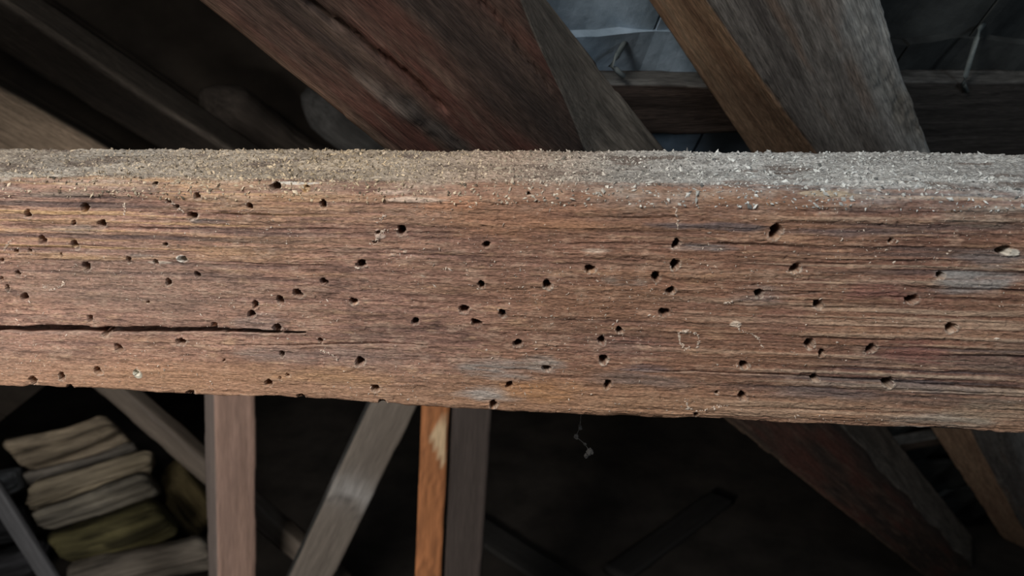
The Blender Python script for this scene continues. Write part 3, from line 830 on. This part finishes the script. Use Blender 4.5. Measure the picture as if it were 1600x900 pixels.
# ================================================================== posts, braces below
def simple_col(c1, c2, seed, faces=None, extra=None):
    def cf(S, P, e, u, v, t):
        b1 = fbm(S * 2.5, P * 40, seed, 4)
        f = np.array(c1)[None, None] * (1 - b1[..., None]) + np.array(c2)[None, None] * b1[..., None]
        if faces:
            for k, c in faces.items(): f = np.where((e == k)[..., None], np.array(c)[None, None] * (.7 + .6 * b1)[..., None], f)
        if extra: f = extra(S, P, e, u, v, f)
        return f
    return cf
def upright(name, top_px, bot_px, Y, ztop, yaw, wide, deep_, cf, label, cat, seed, mat=MAT_POST, group=None, zbot=0.0, amp=.0006):
    """squared timber whose front left arris runs through two pixels on the plane Y; yaw turns its wide face"""
    a = on_y(*top_px, Y); b = on_y(*bot_px, Y)
    d = (a - b) / (a - b)[2]
    O = b + d * (zbot - b[2]); T = b + d * (ztop - b[2])
    ax = T - O; L = np.linalg.norm(ax); ax /= L
    U = np.array([math.cos(yaw), math.sin(yaw), 0.0]); U -= ax * (U @ ax); U /= np.linalg.norm(U)
    Vv = np.cross(ax, U)
    if Vv[1] < 0 and abs(yaw) < 1.5: Vv = -Vv
    sec = lambda s: [(0, 0), (wide, 0), (wide, deep_), (0, deep_)]
    me = loft(name, O, ax, U, Vv, L, sec, mat, .02, .008, amp, 2, 60, cf, seed, 0.0, (), 0, .004, .001)
    return link(name, me, None, label=label, cat=cat, group=group)
ZR = 1.47
upright('post', (335, 617), (341, 900), 1.0, ZR, math.radians(46), .098, .075,
        simple_col((.36, .235, .18), (.30, .20, .16), 601, {3: (.17, .14, .125)}), 'pinkish brown squared post standing under the beam beside the firewood', 'post', 21)
zc_hi = on_y(690, 652, .93)[2]; zc_lo = on_y(690, 724, .93)[2]
def orange(S, P, e, u, v, f):
    fig = np.sin((u * 160 + fbm(S * 9, u * 18, 611, 3) * 9) * 2.2) * .5 + .5
    f = f * (.70 + .55 * fig)[..., None]
    k = (S - zc_lo) / (zc_hi - zc_lo)
    lo = .050 - .030 * np.clip(k * 1.6, 0, 1) + .016 * np.clip((k - .65) * 3, 0, 1) + .006 * (vn(S * 90, u * 200, 614) - .5)
    tip = np.clip((u - lo) / .003, 0, 1) * (k > 0) * np.clip((1.05 - k) * 8, 0, 1) * (e == 0)
    return mixc(f, (.62, .46, .28), tip * .9)
upright('wood_strip', (658, 635), (648, 900), .93, ZR, math.radians(10), .060, .03,
        simple_col((.36, .145, .06), (.30, .12, .045), 605, None, orange), 'narrow bright orange wood strip with a pale chipped patch, fixed beside the dark post', 'wood strip', 23)
upright('post', (706, 637), (694, 900), .945, ZR, math.radians(8), .084, .07,
        simple_col((.062, .048, .042), (.048, .038, .033), 607), 'dull dark brown post standing right beside the orange strip', 'post', 25)
# grey diagonal brace
def brace_col(S, P, e, u, v, f):
    k = np.exp(-((S - sb_patch) / .05) ** 2) * fbm(S * 30, P * 30, 613, 3) * 1.3
    f = mixc(f, (.30, .29, .275), np.clip(k, 0, 1) * .8)
    return mixc(f, (.06, .055, .05), np.clip(1 - np.abs(S - sb_patch + .05 - .03 * np.sin(P * 40)) / .012, 0, 1) * .6)
def leaning(name, top_px, bot_px, Y0, Y1, wide, deep_, cf, label, cat, seed, ext_t=.0, ext_b=.0, mat=MAT_POST, group=None, vhint=(0, 1, 0)):
    a = on_y(*top_px, Y0); b = on_y(*bot_px, Y1)
    ax = a - b; L = np.linalg.norm(ax); ax /= L
    O = b - ax * ext_b; L += ext_t + ext_b
    Vv = np.array(vhint, float); Vv -= ax * (Vv @ ax); Vv /= np.linalg.norm(Vv)
    U = np.cross(Vv, ax)
    if U[0] < 0: U = -U
    sec = lambda s: [(-wide / 2, 0), (wide / 2, 0), (wide / 2, deep_), (-wide / 2, deep_)]
    me = loft(name, O, ax, U, Vv, L, sec, mat, .02, .008, .0012, 2, 60, cf, seed)
    return link(name, me, None, label=label, cat=cat, group=group)
def floor_ext(top_px, bot_px, Y0, Y1):
    a = on_y(*top_px, Y0); b = on_y(*bot_px, Y1); ax = (a - b); L = np.linalg.norm(ax); ax /= L
    return max(0.0, b[2] / ax[2] - .02), max(0.0, (ZR - a[2]) / ax[2])
eb_, et_ = floor_ext((612, 640), (487, 900), 1.12, 1.12)
sb_patch = eb_ + np.linalg.norm(on_y(550, 770, 1.12) - on_y(487, 900, 1.12))
leaning('brace', (612, 640), (487, 900), 1.12, 1.12, .105, .06, simple_col((.165, .142, .118), (.125, .105, .088), 615, {3: (.06, .06, .057)}, brace_col),
        'grey diagonal brace with a dusty patch, leaning up towards the orange strip', 'brace', 27, et_, eb_, vhint=(-.25, 1, 0))
eb_, et_ = floor_ext((178, 615), (430, 835), 1.26, 1.26)
leaning('brace', (178, 615), (430, 835), 1.26, 1.26, .062, .05, simple_col((.14, .115, .092), (.105, .085, .068), 617),
        'thin brown diagonal brace passing behind the pinkish post, before the firewood', 'brace', 29, .35, eb_)
# rail on top of the posts, hidden behind the beam
A_ = on_y(250, 480, 1.02); B_ = on_y(800, 480, .96)
me = loft('rail', (A_[0], 1.0, ZR), (1, 0, 0), (0, 1, 0), (0, 0, 1), B_[0] - A_[0] + .05, lambda s: [(-.06, 0), (.12, 0), (.12, .07), (-.06, .07)], MAT_POST, .03, .012, .001, 2, 60,
          simple_col((.15, .12, .10), (.12, .09, .075), 619), 31)
link('rail', me, None, label='horizontal rail resting on top of the posts behind the big beam', cat='rail')

pole((318, 172), 1.62, .070, .42, (.105, .085, .07), 'stubby round brown pole end in the dark beyond the beam', 3)
pole((482, 168), 1.62, .055, .42, (.10, .097, .092), 'pale round pole end peeping out beside the red-brown rafter', 5)

# ================================================================== firewood pile
def log(l_px, r_px, th_px, d0, d1, cols, label, seed, shape='split', name='firewood_log'):
    d0, d1 = d0 * 1.235, d1 * 1.235          # far enough back for the lowest log to lie on the floor
    A = at_depth(*l_px, d0); B = at_depth(*r_px, d1)
    ax = B - A; L = np.linalg.norm(ax); ax /= L
    th = .95 * th_px * (d0 + d1) / 2 / FPX
    up = np.array([0, 0, 1.0]); up -= ax * (up @ ax); up /= np.linalg.norm(up)
    V_ = np.cross(ax, up)
    if V_ @ CAMX[2] < 0: V_ = -V_
    rr = random.Random(seed)
    if shape == 'split':
        poly = [(-.50, -.05), (-.30, -.36), (-.05, -.40), (.16, -.56), (.34, -.30), (.52, -.12), (.42, .28), (.1, .6), (-.35, .5)]
    else:
        poly = [(.52 * math.cos(a), .52 * math.sin(a)) for a in np.linspace(0, 2 * math.pi, 13)[:-1]]
    poly = [(p[0] * th * rr.uniform(.86, 1.14), p[1] * th * rr.uniform(.8, 1.2)) for p in poly]
    tw = rr.uniform(-1.4, 1.4); sh = rr.uniform(-.5, .5); bow = rr.uniform(-.1, .1); tp = rr.uniform(-.25, .25)
    def sec(s):
        x = s / L
        k = (1 + .07 * math.sin(s * 14 + seed) + tp * (x - .5)) * (1 - .22 * max(0, 1 - s / .02) - .22 * max(0, 1 - (L - s) / .02))
        ca, sa = math.cos(tw * (s - L / 2)), math.sin(tw * (s - L / 2))
        off = bow * th * 4 * x * (1 - x)
        return [((p[0] * ca - p[1] * sa) * k + off, (p[0] * sa + p[1] * ca) * k) for p in poly]
    def streaks(S, P, e, u, v, f):
        b = fbm(S * 4, P * 70, 720 + seed, 4); w = fbm(S * 9, P * 30, 740 + seed, 3)
        f = f * (.35 + 1.25 * b)[..., None]
        f = mixc(f, np.array(cols[0]) * .16, np.clip((.40 - b) * 8, 0, 1) * .8)
        return mixc(f, np.array(cols[0]) * 1.35, np.clip((w - .58) * 6, 0, 1) * .6)
    cf = simple_col(cols[0], cols[1], 700 + seed, None, streaks)
    me = loft(name, A, ax, up, V_, L, sec, MAT_LOG, .012, .007, .007, 3, 45, cf, 40 + seed, 0.0, (), 0, .008, .010)
    # slanted, ragged sawn ends
    n = len(me.vertices); co = np.zeros(n * 3); me.vertices.foreach_get('co', co); co = co.reshape(-1, 3)
    uu = (co - A) @ up; vv = (co - A) @ V_
    co = co + ax * (uu * sh + vv * sh * .6)[:, None]
    me.vertices.foreach_set('co', co.ravel()); me.update()
    return link(name, me, None, label=label, cat='firewood', group='firewood pile')
log((28, 714), (188, 672), 66, 2.42, 2.50, ((.44, .35, .24), (.33, .27, .20)), 'big pale split log on top of the firewood pile', 1)
log((46, 752), (214, 700), 30, 2.40, 2.46, ((.26, .23, .19), (.20, .18, .16)), 'thin grey split log wedged under the topmost log', 2)
log((50, 778), (238, 722), 46, 2.36, 2.42, ((.46, .38, .26), (.36, .30, .22)), 'pale tan split log in the middle of the firewood pile', 3)
log((62, 812), (240, 756), 50, 2.32, 2.38, ((.30, .265, .205), (.23, .21, .175)), 'greyish split log above the round mossy log', 4)
log((92, 858), (262, 806), 66, 2.28, 2.34, ((.19, .165, .075), (.13, .115, .05)), 'round yellow-green mossy log low in the firewood pile', 5, 'round')
log((112, 908), (330, 862), 62, 2.24, 2.34, ((.32, .28, .225), (.22, .185, .15)), 'pale log at the bottom of the firewood pile', 6)
log((262, 745), (318, 812), 66, 2.52, 2.60, ((.17, .13, .06), (.11, .085, .04)), 'brown log behind the firewood pile beside the pinkish post', 7, 'round')
log((-70, 772), (32, 748), 46, 2.52, 2.50, ((.10, .11, .12), (.16, .165, .17)), 'small dark grey log left of the firewood pile', 8, 'round')
log((-60, 838), (40, 815), 60, 2.44, 2.42, ((.03, .03, .032), (.07, .07, .075)), 'blackened log left of the round mossy log', 9, 'round')
log((-60, 900), (66, 868), 50, 2.40, 2.36, ((.05, .05, .055), (.09, .09, .095)), 'charred log at the foot of the firewood pile', 10, 'round')
# grey board leaning in front of the pile
eb_, et_ = floor_ext((-30, 745), (72, 905), 1.02, 1.02)
leaning('plank', (-30, 745), (72, 905), 1.02, 1.02, .055, .02, simple_col((.12, .12, .125), (.08, .08, .085), 621), 'dark grey plank leaning before the firewood pile', 'plank', 33, .25, eb_)
# boards lying about in the dark
def floor_plank(px0, px1, wide, z, label, seed, c):
    A = on_z(*px0, z); B = on_z(*px1, z); ax = B - A; L = np.linalg.norm(ax); ax /= L
    U = np.cross(ax, (0, 0, 1.0))
    me = loft('plank', A, ax, U, (0, 0, 1.0), L, lambda s: [(-wide / 2, 0), (wide / 2, 0), (wide / 2, .025), (-wide / 2, .025)], MAT_POST, .03, .01, .001, 2, 50, simple_col(c, [x * .7 for x in c], seed), seed)
    link('plank', me, None, label=label, cat='plank')
floor_plank((700, 800), (900, 930), .12, 0.0, 'grey plank lying on the dark floor near the dark post', 35, (.04, .038, .035))
floor_plank((960, 905), (1130, 780), .10, 0.0, 'dark plank lying on the floor below the red-brown rafter', 37, (.03, .028, .026))

# tuft of cobweb hanging under the beam
pw = [on_y(912, 650, .06), on_y(906, 668, .062), on_y(900, 682, .064), on_y(914, 694, .062), on_y(922, 706, .064), on_y(916, 712, .066)]
bm = bmesh.new()
for p, r in zip(pw[1:], (.0018, .0022, .001, .003, .002)):
    mt = Matrix.Translation(Vector(p)) @ Matrix.Diagonal((1, .8, 1.3, 1))
    bmesh.ops.create_icosphere(bm, subdivisions=2, radius=r, matrix=mt)
for v in bm.verts: v.co += Vector((random.gauss(0, .0004), random.gauss(0, .0004), random.gauss(0, .0004)))
for a, b in zip([Vector((pw[0][0], pw[0][1], TOPZ - BH + .002))] + [Vector(p) for p in pw[1:]], [Vector(p) for p in pw[1:]]):
    t = (b - a); L = t.length; q = t.to_track_quat('Z', 'Y').to_matrix().to_4x4()
    bmesh.ops.create_cone(bm, cap_ends=True, segments=5, radius1=.00035, radius2=.00035, depth=L, matrix=Matrix.Translation((a + b) / 2) @ q)
me = bpy.data.meshes.new('cobweb'); bm.to_mesh(me); bm.free()
link('cobweb', me, MAT_WEB, label='small dusty cobweb strand hanging below the big beam', cat='cobweb')
